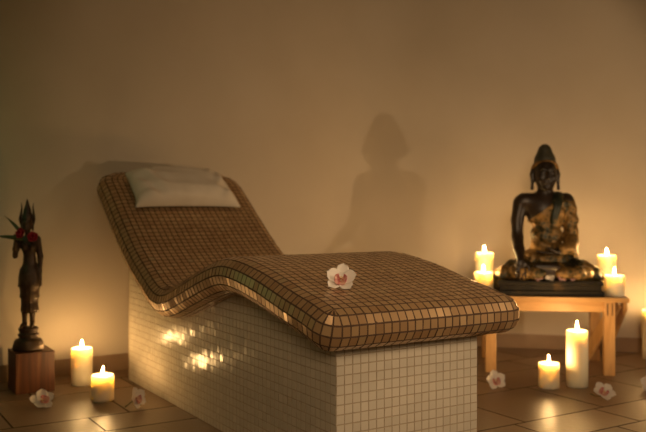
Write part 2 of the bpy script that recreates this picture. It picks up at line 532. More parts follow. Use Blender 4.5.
# perimeter path of (a, t, direction)
per = []
for a in A_: per.append((a, warp(a, T1), edir(a)))
NC = 3
for k in (): per.append((A_[-1], T1, (math.sin(PI / 2 * k / NC), math.cos(PI / 2 * k / NC))))
for t in reversed(T_[1:-1]): per.append((A_[-1], warp(A_[-1], t), (1, 0)))
for k in (): per.append((A_[-1], T0, (math.cos(PI / 2 * k / NC), -math.sin(PI / 2 * k / NC))))
for a in reversed(A_): per.append((a, warp(a, T0), (edir(a)[0], -edir(a)[1])))
for k in range(1, NC): per.append((A_[0], T0, (-math.sin(PI / 2 * k / NC), -math.cos(PI / 2 * k / NC))))
for t in T_: per.append((A_[0], t, (-1, 0)))
for k in range(1, NC): per.append((A_[0], T1, (-math.cos(PI / 2 * k / NC), math.sin(PI / 2 * k / NC))))
NR = 6
Gp = [[surf(a, t, d, PI / 2 - PI * r / NR) for r in range(NR + 1)] for a, t, d in per]
for i in range(len(per)):
    g0, g1 = Gp[i], Gp[(i + 1) % len(per)]
    for r in range(NR):
        c = [g0[r], g0[r + 1], g1[r + 1], g1[r]]
        put([x[0] for x in c], [x[1] for x in c], 0.024)
slab.build('bed', [M['brown_tile'], M['brown_grout']], lounger)

# white mosaic base
base = Tiles()
BW, BL = 0.518, 1.762
def zc(s): return float(np.interp(s, ss, zz)) - 0.035
NB = 48
for i in range(NB):
    sa, sb_ = BL * i / NB, BL * (i + 1) / NB
    for t, d in ((0, 1), (BW, -1)):
        q = [LW(sa, t, 0), LW(sb_, t, 0), LW(sb_, t, zc(sb_)), LW(sa, t, zc(sa))]
        base.quad(q[::-1] if d > 0 else q, 1)
    base.quad([LW(sa, 0, zc(sa)), LW(sb_, 0, zc(sb_)), LW(sb_, BW, zc(sb_)), LW(sa, BW, zc(sa))][::-1], 1)
base.quad([LW(0, 0, 0), LW(0, BW, 0), LW(0, BW, zc(0)), LW(0, 0, zc(0))], 1)
base.quad([LW(BL, 0, 0), LW(BL, BW, 0), LW(BL, BW, zc(BL)), LW(BL, 0, zc(BL))][::-1], 1)
P = BW / 19
def side(nc, fn, nrm, top):
    for i in range(nc):
        for j in range(40):
            z1 = (j + 1) * P
            if z1 > top(i * P + P / 2): break
            q = [fn(i * P, j * P), fn((i + 1) * P, j * P), fn((i + 1) * P, z1), fn(i * P, z1)]
            base.tile(q, nrm, 0.0018, 0.0010, 0.016, random.random())
nc = int(BL / P)
side(nc, lambda a, z: LW(a, 0, z), vec(0, -1, 0), lambda a: zc(a) + 0.01)
side(nc, lambda a, z: LW(a, BW, z), vec(0, 1, 0), lambda a: zc(a) + 0.01)
side(19, lambda a, z: LW(0, a, z), vec(-1, 0, 0), lambda a: zc(0) + 0.005)
side(19, lambda a, z: LW(BL, a, z), vec(1, 0, 0), lambda a: zc(BL) + 0.005)
base.build('tiled_base', [M['white_tile'], M['white_grout']], lounger)

# ------------------------------------------------------------------ linen pillow at the head end
pc_s = 1.788; pc_a = float(np.interp(pc_s, ss, arc))
s_, z_, cs_, cz_ = prof(pc_a)
pil_o = Vector(W(s_ - cz_ * R, 0.248, z_ + cs_ * R))
ax_x = Vv.copy(); ax_y = Vector((U.x * cs_, U.y * cs_, cz_)); ax_z = ax_x.cross(ax_y)
PW, PH, PT = 0.53, 0.275, 0.105
nx, ny = 56, 32
vs = []; fs = []
def pil_pt(u, v, side):
    # u,v in -1..1, pinched corners and a full belly
    eu = 1 - abs(u) ** 6; ev = 1 - abs(v) ** 6
    x = u * PW / 2 * (1 - 0.10 * (1 - abs(v) ** 2.5) * abs(u) ** 3 - (0.09 if v > 0 else 0.0) * v * v)
    y = v * PH / 2 * (1 - 0.11 * (1 - abs(u) ** 2.5) * abs(v) ** 3)
    b = (max(0, (1 - u ** 4)) ** 0.55) * (max(0, (1 - v ** 4)) ** 0.5)
    wr = 0.008 * math.sin(7 * u + 9 * v + 2) * abs(u) ** 1.5 + 0.011 * math.cos(16 * (u + 0.55) + 5 * v) * math.exp(-((u + 0.62) / 0.2) ** 2) + 0.008 * math.cos(17 * (u - 0.7) - 7 * v) * math.exp(-((u - 0.75) / 0.17) ** 2)
    wr += 0.004 * math.sin(12 * v + 4 * u) * abs(v)
    if side > 0: z = PT * 0.78 * b + 1.2 * wr * b
    else: z = -PT * 0.10 * b
    z += 0.017
    return Vector((x, y, z))
idx = {}
for side_ in (1, -1):
    for i in range(nx + 1):
        for j in range(ny + 1):
            u = -1 + 2 * i / nx; v = -1 + 2 * j / ny
            edge = i in (0, nx) or j in (0, ny)
            key = (i, j, 0 if edge else side_)
            if key not in idx:
                idx[key] = len(vs)
                q = pil_pt(u, v, side_)
                vs.append(q)
    for i in range(nx):
        for j in range(ny):
            f = []
            for a, b in ((i, j), (i + 1, j), (i + 1, j + 1), (i, j + 1)):
                e = a in (0, nx) or b in (0, ny)
                f.append(idx[(a, b, 0 if e else side_)])
            fs.append(f if side_ > 0 else f[::-1])
pil = from_py('pillow', vs, fs, M['linen'], None, True)
pil.matrix_world = Matrix(((ax_x.x, ax_y.x, ax_z.x, pil_o.x), (ax_x.y, ax_y.y, ax_z.y, pil_o.y), (ax_x.z, ax_y.z, ax_z.z, pil_o.z), (0, 0, 0, 1)))
tag(pil, 'creased off-white linen pillow resting on the raised head of the tiled lounger', 'pillow')
sub = pil.modifiers.new('soft', 'SUBSURF'); sub.levels = 1; sub.render_levels = 1

# ------------------------------------------------------------------ candles
def candle(x, y, z, r, h, label, group=None, lean=0.0, flame_h=0.035):
    t = thing('pillar_candle', label, 'candle', (x, y, z), random.uniform(0, 6), group)
    bm = bmesh.new()
    pr = [(0, 0), (r - 0.003, 0), (r, 0.003)]
    for i in range(1, 6): pr.append((r * (1 + random.uniform(-0.006, 0.006)), h * i / 6))
    pr += [(r, h - 0.005), (r - 0.002, h - 0.001), (r - 0.006, h), (r - 0.012, h - 0.003), (r * 0.55, h - 0.008), (0.004, h - 0.0095), (0, h - 0.0095)]
    bm_lathe(bm, pr, 40)
    from_bm('wax_body', bm, M['wax'], t, True)
    bm = bmesh.new()
    bm_tube(bm, [(0, 0, h - 0.011), (0.0004, 0, h - 0.004), (0.001 + lean * 0.1, 0, h + 0.003)], 0.0011, 6)
    from_bm('wick', bm, M['wick'], t, True)
    bm = bmesh.new()
    f0 = h + 0.001
    prf = [(0, 0.0), (0.0026, 0.0015), (0.0046, 0.005), (0.0052, 0.009), (0.0046, 0.014), (0.0032, 0.020), (0.0016, 0.027), (0, 0.033)]
    k = flame_h / 0.033
    bm_lathe(bm, [(a * 0.85, f0 + b * k) for a, b in prf], 8)
    for vtx in bm.verts:
        q = max(0, (vtx.co.z - f0) / flame_h)
        vtx.co.x += lean * q * q * flame_h
    from_bm('flame', bm, M['flame'], t, True)
    return t
GF = 'lit pillar candles on the floor'; GT = 'lit pillar candles on the bench'
candle(-1.075, 3.655, 0, 0.047, 0.164, 'taller cream pillar candle on floor beside the red-brown wooden block', GF)
candle(-0.903, 3.360, 0, 0.046, 0.105, 'short cream pillar candle on floor between tall candle and lounger base', GF, lean=-0.2)
candle(0.990, 3.595, 0, 0.046, 0.109, 'short cream pillar candle on floor in front of the pine bench', GF)
candle(1.122, 3.620, 0, 0.047, 0.247, 'tallest slender cream pillar candle on floor before the bench, beside a short one', GF, flame_h=0.042)
candle(1.712, 4.270, 0, 0.047, 0.256, 'tall cream candle on floor beyond the bench, cut by the right frame edge', GF)
TZ = 0.366
candle(0.785, 4.010, TZ, 0.048, 0.106, 'short candle at front left of bench, closest to the lounger foot end', GT)
candle(0.830, 4.215, TZ, 0.046, 0.190, 'tall candle at rear left of bench, behind a shorter one', GT)
candle(1.436, 4.150, TZ, 0.046, 0.183, 'tall candle at rear right of bench, just beside the seated statue', GT)
candle(1.391, 3.915, TZ, 0.047, 0.101, 'short candle on front right corner of bench, above the slotted leg', GT)

# ------------------------------------------------------------------ pine bench
BA = math.atan2(-0.15, 1.0)
bench_o = Vector((1.070, 3.865, 0))
bench = thing('pine_bench', 'low pine wood bench with slotted leg joints under the seated statue', 'bench', bench_o, BA)
BWd = 0.72; BD = 0.44
# local: x along, y towards the wall (front edge y=0)
bm = bmesh.new(); bm_box(bm, (0, BD / 2, TZ - 0.011), (BWd, BD, 0.022), None, 0.003)
from_bm('bench_top', bm, M['pine'], bench)
for y in (0.033, BD - 0.033):
    bm = bmesh.new(); bm_box(bm, (0, y, TZ - 0.022 - 0.024), (BWd - 0.15, 0.02, 0.048), None, 0.002)
    from_bm('apron', bm, M['pine'], bench)
for x in (-0.273, 0.273):
    for y in (0.033, BD - 0.033):
        bm = bmesh.new(); bm_box(bm, (x, y, (TZ - 0.022) / 2), (0.050, 0.042, TZ - 0.022), None, 0.003)
        lg = from_bm('leg', bm, M['pine_upright'], bench)
        if y < 0.1:
            for dx in (-0.010, 0.012):
                bm = bmesh.new(); bm_box(bm, (x + dx, y - 0.0212, TZ - 0.055), (0.005, 0.0015, 0.056))
                from_bm('joint_slot', bm, M['slot'], lg)
for sx in (1,):
    a = Vector((sx * 0.345, 0.06, TZ - 0.024)); b = Vector((sx * 0.315, BD - 0.05, 0.03))
    for a, b in ((Vector((sx * 0.350, 0.05, TZ - 0.03)), Vector((sx * 0.335, BD - 0.02, 0.055))), (Vector((sx * 0.318, 0.06, TZ - 0.03)), Vector((sx * 0.20, BD - 0.12, 0.012)))):
        d = b - a
        rot = d.to_track_quat('Z', 'X').to_matrix()
        bm = bmesh.new(); bm_box(bm, (a + b) / 2, (0.060, 0.016, d.length), rot, 0.002)
        from_bm('diagonal_brace', bm, M['pine_upright'], bench)

# ------------------------------------------------------------------ seated statue
bud_o = Vector((1.096, 4.07, TZ))
bud = thing('seated_buddha_statue', 'dark lacquered seated Buddha statue with gilded robe on the pine bench', 'statue', bud_o, BA * 0.6)
# plinth
bm = bmesh.new()
def rbox(bm, hx, hy, z0, z1, bev):
    bm_box(bm, (0, -0.03, (z0 + z1) / 2), (hx * 2, hy * 2, z1 - z0), None, bev)
rbox(bm, 0.250, 0.150, 0.0, 0.026, 0.005)
rbox(bm, 0.238, 0.140, 0.024, 0.052, 0.004)
rbox(bm, 0.247, 0.147, 0.050, 0.073, 0.008)
from_bm('plinth', bm, M['plinth'], bud)

VX = 0.0045
# bare body: head, neck, chest, right arm, hands, feet
f = Field((-0.31, -0.22, 0.06), (0.31, 0.14, 0.76), VX)
f.ell((0.002, 0.0, 0.405), (0.098, 0.070, 0.085), 0.02)             # chest
f.ell((0.004, -0.005, 0.28), (0.070, 0.058, 0.12), 0.02)           # waist
f.ell((0, 0.0, 0.16), (0.12, 0.09, 0.07), 0.03)                # hips
f.cap((-0.10, 0.005, 0.452), (0.10, 0.005, 0.452), 0.043, 0.043, 0.03)   # shoulder line
f.cap((0, 0.0, 0.47), (0, -0.004, 0.53), 0.040, 0.036, 0.018)  # neck
f.ell((0, -0.006, 0.59), (0.056, 0.061, 0.074), 0.012)         # skull
f.ell((0, -0.020, 0.552), (0.043, 0.045, 0.043), 0.02)         # jaw
f.ell((0, -0.054, 0.520), (0.014, 0.010, 0.010), 0.012)        # chin
f.cap((0, -0.066, 0.600), (0, -0.078, 0.566), 0.005, 0.008, 0.006)     # nose
f.ell((-0.006, -0.074, 0.563), (0.006, 0.006, 0.005), 0.004); f.ell((0.006, -0.074, 0.563), (0.006, 0.006, 0.005), 0.004)
for sx in (-1, 1):
    f.chain([(sx * 0.006, -0.064, 0.607), (sx * 0.022, -0.062, 0.613), (sx * 0.042, -0.046, 0.603)], [0.0042, 0.0042, 0.003], 0.005)  # brow
    f.ell((sx * 0.022, -0.055, 0.592), (0.014, 0.009, 0.007), 0.004)   # lowered eyelid
    f.ell((sx * 0.028, -0.046, 0.566), (0.018, 0.016, 0.018), 0.012)   # cheek
    f.chain([(sx * 0.060, 0.004, 0.605), (sx * 0.064, 0.000, 0.585), (sx * 0.062, -0.004, 0.55), (sx * 0.064, -0.004, 0.515)], [0.011, 0.010, 0.0075, 0.0085], 0.006)  # long ears
f.ell((0, -0.063, 0.547), (0.017, 0.008, 0.0038), 0.003)       # lips
f.ell((0, -0.062, 0.540), (0.013, 0.008, 0.0040), 0.003)
# right arm reaching down over the knee
f.chain([(-0.118, 0.005, 0.445), (-0.136, -0.005, 0.36), (-0.138, -0.022, 0.275)], [0.038, 0.031, 0.027], 0.008)
f.chain([(-0.138, -0.022, 0.275), (-0.140, -0.085, 0.215), (-0.141, -0.135, 0.175)], [0.029, 0.026, 0.019], 0.012)
f.ell((-0.142, -0.158, 0.148), (0.026, 0.013, 0.030), 0.012)   # back of the hand
for i, (dx, l) in enumerate([(-0.020, 0.045), (-0.007, 0.054), (0.006, 0.052), (0.018, 0.042)]):
    b0 = Vector((-0.142 + dx, -0.166, 0.130)); e = Vector((-0.142 + dx * 1.15, -0.172, 0.130 - l))
    mid = (b0 + e) / 2 + Vector((0, -0.006, 0))
    f.chain([b0, mid, e], [0.0062, 0.0058, 0.0046], 0.002)
f.chain([(-0.120, -0.152, 0.158), (-0.107, -0.160, 0.140), (-0.103, -0.165, 0.120)], [0.0075, 0.0066, 0.005], 0.004)   # thumb
# left hand palm up in the lap
f.ell((0.015, -0.115, 0.205), (0.034, 0.024, 0.012), 0.008)
for i, (dy, l) in enumerate([(-0.020, 0.042), (-0.008, 0.052), (0.005, 0.050), (0.017, 0.040)]):
    b0 = Vector((-0.010, -0.115 + dy, 0.207)); e = b0 + Vector((-l, -0.004, 0.004))
    f.chain([b0, (b0 + e) / 2 + Vector((0, 0, -0.004)), e], [0.0062, 0.0058, 0.0045], 0.002)
f.chain([(0.02, -0.138, 0.212), (0.0, -0.148, 0.222), (-0.014, -0.146, 0.230)], [0.008, 0.007, 0.005], 0.004)
f.cap((0.07, -0.098, 0.218), (0.035, -0.112, 0.210), 0.020, 0.018, 0.01)
# feet crossing in front
for sx in (-1, 1):
    f.chain([(sx * 0.06, -0.135, 0.105 + (0.03 if sx < 0 else 0)), (sx * -0.03, -0.145, 0.105 + (0.03 if sx < 0 else 0))], [0.022, 0.018], 0.01)
f.mesh('figure', M['lacquer'], bud)

# gilded robe over torso, left arm and legs
f = Field((-0.31, -0.22, 0.06), (0.31, 0.14, 0.52), VX)
f.ell((0.004, 0.0, 0.405), (0.103, 0.076, 0.092), 0.02)
f.ell((0.006, -0.005, 0.28), (0.076, 0.065, 0.125), 0.02)
f.ell((0, 0.0, 0.16), (0.13, 0.10, 0.075), 0.03)
f.cap((0.0, 0.005, 0.450), (0.092, 0.005, 0.445), 0.046, 0.044, 0.03)
f.chain([(0.108, 0.005, 0.440), (0.122, -0.002, 0.36), (0.122, -0.015, 0.268)], [0.042, 0.037, 0.036], 0.012)
f.chain([(0.122, -0.015, 0.268), (0.106, -0.075, 0.228), (0.062, -0.104, 0.216)], [0.040, 0.035, 0.028], 0.010)
f.ell((0.128, -0.01, 0.20), (0.032, 0.05, 0.06), 0.02)          # hanging sleeve
fr = f
f = Field((-0.31, -0.22, 0.06), (0.31, 0.14, 0.30), VX)
f.ell((0, 0.0, 0.14), (0.125, 0.095, 0.065), 0.03)
for sx in (-1, 1):
    f.chain([(sx * 0.085, -0.01, 0.128), (sx * 0.155, -0.06, 0.120), (sx * 0.218, -0.095, 0.102)], [0.058, 0.048, 0.034], 0.015)   # thigh
    f.chain([(sx * 0.218, -0.095, 0.102), (sx * 0.14, -0.140, 0.108), (sx * 0.05, -0.145, 0.105)], [0.034, 0.034, 0.028], 0.012)   # shin
    f.ell((sx * 0.222, -0.04, 0.085), (0.056, 0.10, 0.022), 0.02)
f.ell((0, -0.09, 0.115), (0.13, 0.06, 0.045), 0.02)              # lap cloth
g = f.grid()
f.d = f.d + (0.0030 * np.sin(110 * np.abs(g[0]) + 60 * g[1])).astype(np.float32)
f.d = np.maximum(f.d, (0.071 - g[2]).astype(np.float32))
f.mesh('lap_cloth', M['lap'], bud)
f = fr
g = f.grid()
fold = 0.0022 * np.sin(150 * (g[0] * 0.35 + g[2] * 0.75)) * (g[2] > 0.19) + 0.0028 * np.sin(110 * np.abs(g[0]) + 60 * g[1]) * (g[2] <= 0.19)
f.d = f.d + fold.astype(np.float32)
n_ = (-0.62, 0.784)
plane = (g[0] - 0.0) * n_[0] + (g[2] - 0.425) * n_[1]
f.d = np.maximum(f.d, plane.astype(np.float32))
f.d = np.maximum(f.d, (0.071 - g[2]).astype(np.float32))
f.mesh('robe', M['robe'], bud)

# stole over the left shoulder, down the chest
bm = bmesh.new()
path = [(0.072, 0.075, 0.36), (0.070, 0.066, 0.43), (0.064, 0.045, 0.490), (0.060, 0.00, 0.505), (0.055, -0.045, 0.488), (0.045, -0.076, 0.44), (0.034, -0.083, 0.39), (0.024, -0.079, 0.335)]
wid = [0.03, 0.032, 0.032, 0.030, 0.030, 0.026, 0.022, 0.018]
rows = []
for i, (pt, w) in enumerate(zip(path, wid)):
    pt = Vector(pt); tt = (Vector(path[min(i + 1, 7)]) - Vector(path[max(i - 1, 0)])).normalized()
    side_v = Vector((1, 0.0, 0)) - tt * tt.x; side_v.normalize()
    nn = tt.cross(side_v)
    cen = Vector((0.03, 0.0, 0.40))
    if nn.dot(pt - cen) < 0: nn = -nn
    rows.append([bm.verts.new(pt + side_v * w * q + nn * (0.004 - 0.012 * q * q)) for q in (-1, -0.5, 0, 0.5, 1)] )
    rows[-1] += [bm.verts.new(pt + side_v * w * q + nn * (-0.004 - 0.012 * q * q)) for q in (1, 0.5, 0, -0.5, -1)]
for a, b in zip(rows[:-1], rows[1:]):
    for k in range(10): bm.faces.new((a[k], a[(k + 1) % 10], b[(k + 1) % 10], b[k]))
bm.faces.new(rows[0]); bm.faces.new(rows[-1])
o = from_bm('stole', bm, M['stole'], bud, True)
o.modifiers.new('soft', 'SUBSURF').render_levels = 2

# hair cap with topknot, and the hair band
f = Field((-0.09, -0.09, 0.56), (0.09, 0.09, 0.76), 0.0032)
f.ell((0, 0.006, 0.606), (0.064, 0.067, 0.064), 0.01)
f.ell((0, 0.006, 0.664), (0.050, 0.050, 0.034), 0.022)
f.ell((0, 0.006, 0.698), (0.034, 0.034, 0.039), 0.022)
g = f.grid()
f.d = (f.d + 0.0016 * np.sin(g[0] * 420) * np.sin(g[1] * 420) * np.sin(g[2] * 420)).astype(np.float32)
cut = (0.628 - g[2]) - (g[1] + 0.01) * 0.85
f.d = np.maximum(f.d, cut.astype(np.float32))
f.mesh('hair', M['hair'], bud)
f = Field((-0.09, -0.09, 0.56), (0.09, 0.09, 0.68), 0.0028)
f.ell((0, 0.004, 0.604), (0.068, 0.071, 0.068), 0)
g = f.grid()
lo_ = (0.618 - g[2]) - (g[1] + 0.01) * 0.85
hi_ = (g[2] - 0.646) + (g[1] + 0.01) * 0.45
f.d = np.maximum(np.maximum(f.d, lo_), hi_).astype(np.float32)
f.mesh('hair_band', M['band'], bud)
for o_ in list(bud.children):
    if not o_.name.startswith('plinth'): o_.location.x = 0.006

# ------------------------------------------------------------------ wooden block and standing statue
blk_c = W(0, 0)
c1 = Vector((-1.295, 3.453, 0))
blk_o = c1 + Vv * 0.081 + U * 0.080
bt = 0.172
bm = bmesh.new(); bm_box(bm, (0, 0, bt / 2), (0.162, 0.164, bt), None, 0.003)
blk = from_bm('wooden_block', bm, M['block'])
blk.location = blk_o; blk.rotation_euler = (0, 0, TH)
tag(blk, 'red-brown wooden block on floor carrying the standing bronze statue', 'block')

dan_loc = blk_o + Vector((-0.012, 0, bt))
dan = thing('standing_statue', 'slender dark bronze standing figure with tall crown on the wooden block', 'statue', dan_loc, 0.15)
dan.scale = (0.88, 0.95, 1.01)
bm = bmesh.new()
bm_lathe(bm, [(0, 0), (0.074, 0), (0.076, 0.006), (0.073, 0.022), (0.066, 0.040), (0.060, 0.047), (0.046, 0.050), (0.044, 0.056), (0.050, 0.060), (0.051, 0.068), (0.046, 0.072), (0.040, 0.076), (0.046, 0.081), (0.049, 0.088), (0.046, 0.096), (0.036, 0.099), (0, 0.099)], 40)
for v in bm.verts: v.co.y *= 0.85
from_bm('pedestal', bm, M['bronze'], dan, True)
f = Field((-0.11, -0.09, 0.085), (0.11, 0.09, 0.60), 0.0028)
# feet and legs
for sx, dy in ((-1, -0.012), (1, 0.004)):
    f.chain([(sx * 0.017, 0.008 + dy, 0.112), (sx * 0.021, -0.024 + dy, 0.106), (sx * 0.023, -0.040 + dy, 0.104)], [0.012, 0.010, 0.007], 0.006)
    f.cap((sx * 0.017, 0.006 + dy, 0.112), (sx * 0.018, 0.004, 0.20), 0.011, 0.018, 0.006)
# torso
f.ell((0.006, 0, 0.325), (0.050, 0.036, 0.050), 0.02)
f.ell((0.006, 0, 0.385), (0.031, 0.024, 0.04), 0.02)
f.ell((0.003, 0, 0.445), (0.038, 0.027, 0.040), 0.02)
f.cap((-0.034, 0, 0.474), (0.038, 0, 0.474), 0.016, 0.016, 0.015)
for sx in (-1, 1): f.ell((sx * 0.018 + 0.003, -0.022, 0.445), (0.014, 0.012, 0.014), 0.008)
f.cap((0.0, 0, 0.475), (-0.004, -0.004, 0.515), 0.015, 0.013, 0.008)
f.ell((-0.005, -0.006, 0.540), (0.025, 0.028, 0.034), 0.006)   # head
f.ell((-0.005, -0.018, 0.522), (0.017, 0.017, 0.017), 0.008)
f.cap((-0.005, -0.033, 0.545), (-0.005, -0.039, 0.531), 0.003, 0.004, 0.003)
f.ell((-0.005, -0.034, 0.521), (0.008, 0.004, 0.003), 0.002)
for sx in (-1, 1):
    f.ell((-0.005 + sx * 0.010, -0.031, 0.545), (0.006, 0.004, 0.003), 0.002)
    f.chain([(-0.005 + sx * 0.026, -0.002, 0.550), (-0.005 + sx * 0.027, -0.003, 0.515)], [0.006, 0.005], 0.003)
# left arm hanging
f.chain([(0.044, 0, 0.474), (0.056, 0.004, 0.40), (0.054, -0.002, 0.335)], [0.016, 0.013, 0.011], 0.008)
f.chain([(0.054, -0.002, 0.335), (0.056, -0.006, 0.300)], [0.010, 0.010], 0.006)
for i in range(4):
    f.cap((0.050 + 0.0045 * i - 0.001, -0.006, 0.298), (0.051 + 0.005 * i - 0.002, -0.008, 0.272 + 0.003 * abs(i - 1.4)), 0.0036, 0.0028, 0.001)
f.cap((0.048, -0.012, 0.305), (0.043, -0.016, 0.288), 0.0040, 0.003, 0.002)
# right arm bent up, hand at the shoulder
f.chain([(-0.040, 0, 0.474), (-0.055, -0.004, 0.435), (-0.060, -0.012, 0.405)], [0.016, 0.014, 0.012], 0.008)
f.chain([(-0.060, -0.012, 0.405), (-0.056, -0.036, 0.435), (-0.050, -0.048, 0.462)], [0.012, 0.011, 0.0085], 0.006)
f.ell((-0.049, -0.050, 0.474), (0.010, 0.006, 0.012), 0.004)
for i in range(4):
    f.cap((-0.056 + 0.0046 * i, -0.051, 0.482), (-0.056 + 0.0046 * i, -0.060, 0.498 - 0.002 * abs(i - 1.5)), 0.0032, 0.0026, 0.001)
f.cap((-0.040, -0.052, 0.474), (-0.034, -0.058, 0.486), 0.0036, 0.0028, 0.002)
f.mesh('figure', M['bronze'], dan)
# skirt with tiers
bm = bmesh.new()
prs = [(0.034, 0.365), (0.047, 0.345), (0.053, 0.315), (0.053, 0.290), (0.056, 0.272), (0.048, 0.268), (0.047, 0.245), (0.051, 0.226), (0.044, 0.222), (0.042, 0.195), (0.046, 0.172), (0.042, 0.160), (0.034, 0.160), (0.030, 0.20)]
bm_lathe(bm, prs, 48, (0.006, 0, 0))
for v in bm.verts:
    a = math.atan2(v.co.y, v.co.x - 0.006); k = 1 + 0.035 * math.sin(13 * a) * max(0, (0.36 - v.co.z) / 0.2)
    v.co.x = 0.006 + (v.co.x - 0.006) * k * (0.94 if v.co.z < 0.25 else 1.0); v.co.y = v.co.y * k * 0.78
from_bm('skirt', bm, M['bronze'], dan, True)
bm = bmesh.new()
bm_lathe(bm, [(0.026, 0.556), (0.0295, 0.558), (0.029, 0.566), (0.025, 0.570), (0.0265, 0.575), (0.022, 0.584), (0.018, 0.592), (0.018, 0.600), (0.013, 0.612), (0.008, 0.628), (0.004, 0.642), (0, 0.650)], 28, (-0.005, 0, 0))
for sx in (-1, 1):
    bm_tube(bm, [(-0.005 + sx * 0.028, -0.002, 0.530), (-0.005 + sx * 0.034, -0.004, 0.560), (-0.005 + sx * 0.030, 0, 0.585), (-0.005 + sx * 0.026, 0, 0.610), (-0.005 + sx * 0.029, 0, 0.632)], [0.003, 0.0065, 0.0055, 0.0035, 0.001], 8)
from_bm('crown', bm, M['bronze'], dan, True)

# ------------------------------------------------------------------ orchids
def petal_mesh(name, L, Wd, curl, cup, tipw=0.5, n=9, k=7, ruffle=0.0):
    """a petal along +y in the xy plane, curling in z"""
    v = []; fcs = []
    for i in range(n + 1):
        q = i / n
        w = Wd * max(0.0, 1 - abs(2 * (0.07 + 0.925 * q) ** tipw - 1) ** 2.3) ** 0.55
        for j in range(k + 1):
            r = -1 + 2 * j / k
            x = r * w / 2; y = L * q - 0.06 * L * r * r * q
            z = curl * q * q + cup * (r * r) * w + ruffle * math.sin(9 * r + 7 * q) * q
            v.append((x, y, z))
    for i in range(n):
        for j in range(k):
            a = i * (k + 1) + j
            fcs.append((a, a + 1, a + k + 2, a + k + 1))
    me = bpy.data.meshes.new(name)
    me.from_pydata(v, [], fcs); me.update()
    me.polygons.foreach_set('use_smooth', [True] * len(me.polygons))
    return me
me_sep = petal_mesh('sepal', 0.050, 0.037, 0.006, 0.10, 1.35)
me_pet = petal_mesh('petal', 0.048, 0.043, 0.008, 0.08, 1.15, ruffle=0.0012)
for me in (me_sep, me_pet): me.materials.append(M['petal'])
bm = bmesh.new()
# lip: an open trumpet with a longer lower lobe
rows = []
for i in range(7):
    q = i / 6
    row = []
    for j in range(17):
        a = -PI / 2 + (-1 + 2 * j / 16) * 2.5
        low = 0.5 - 0.5 * math.sin(a)
        r = 0.0035 + (0.010 + 0.009 * low) * q ** 0.8 * (1 + 0.10 * math.sin(5 * a))
        row.append(bm.verts.new((r * math.cos(a), r * math.sin(a) - 0.003, 0.003 + 0.020 * q - 0.010 * low * q * q)))
    rows.append(row)
for a, b in zip(rows[:-1], rows[1:]):
    for j in range(16): bm.faces.new((a[j], a[j + 1], b[j + 1], b[j]))
lip_o = bm
me_lip = bpy.data.meshes.new('lip'); bm.to_mesh(me_lip); bm.free(); me_lip.materials.append(M['lip'])
me_lip.polygons.foreach_set('use_smooth', [True] * len(me_lip.polygons))
bm = bmesh.new(); bm_tube(bm, [(0, 0, 0), (0, 0.002, 0.008), (0, 0, 0.015)], [0.004, 0.0045, 0.0035], 8)
me_colm = bpy.data.meshes.new('column'); bm.to_mesh(me_colm); bm.free(); me_colm.materials.append(M['yellow'])
bm = bmesh.new(); bm_tube(bm, [(0, 0, 0), (-0.004, -0.006, -0.014), (-0.018, -0.010, -0.026), (-0.042, -0.012, -0.030)], [0.002, 0.0018, 0.0018, 0.0024], 8)
me_stem = bpy.data.meshes.new('stem'); bm.to_mesh(me_stem); bm.free(); me_stem.materials.append(M['stem'])

def child(name, me, parent, rot=(0, 0, 0), loc=(0, 0, 0), mod=True):
    o = bpy.data.objects.new(name, me); COL.objects.link(o); o.parent = parent
    o.rotation_euler = rot; o.location = loc
    if mod:
        s = o.modifiers.new('thickness', 'SOLIDIFY'); s.thickness = 0.0009; s.offset = 0
    return o
def make_orchid(label, group, petal_rise=0.25):
    t = thing('orchid_blossom', label, 'flower', (0, 0, 0), 0, group)
    for a in (0, 2.42, -2.42):
        child('sepal', me_sep, t, (petal_rise * 0.8, 0, a))
    for a in (1.08, -1.08):
        child('petal', me_pet, t, (petal_rise, 0, a * 1.22), (0, 0, 0.0015))
    child('lip', me_lip, t); child('column', me_colm, t, mod=False)
    return t
def orient(t, loc, face, up, roll=0.0, scale=1.0):
    """flower's own +z looks along face, its +y (top sepal) as near to up as it can"""
    z = Vector(face).normalized(); y = Vector(up); y = (y - z * y.dot(z)).normalized(); x = y.cross(z)
    m_ = Matrix((x, y, z)).transposed() @ Matrix.Rotation(roll, 3, 'Z')
    t.rotation_euler = m_.to_euler(); t.location = loc; t.scale = (scale,) * 3
def settle(t, z):
    """lower or raise the flower until its lowest point touches height z"""
    bpy.context.view_layer.update()
    lo = 9
    for c in t.children:
        for v in c.data.vertices:
            lo = min(lo, (c.matrix_world @ v.co).z)
    t.location.z += z - lo + 0.0006
GO = 'white orchid blossoms with magenta centres'
orc = make_orchid('white orchid blossom with magenta centre lying on the brown tiled lounger bed', GO)
zt, _ = ztop(0.115)
orient(orc, Vector((0.0535, 2.39, zt + 0.035)), (-0.08, -0.80, 0.60), (0.05, 0.2, 1), -0.08, 1.02)
bpy.context.view_layer.update()
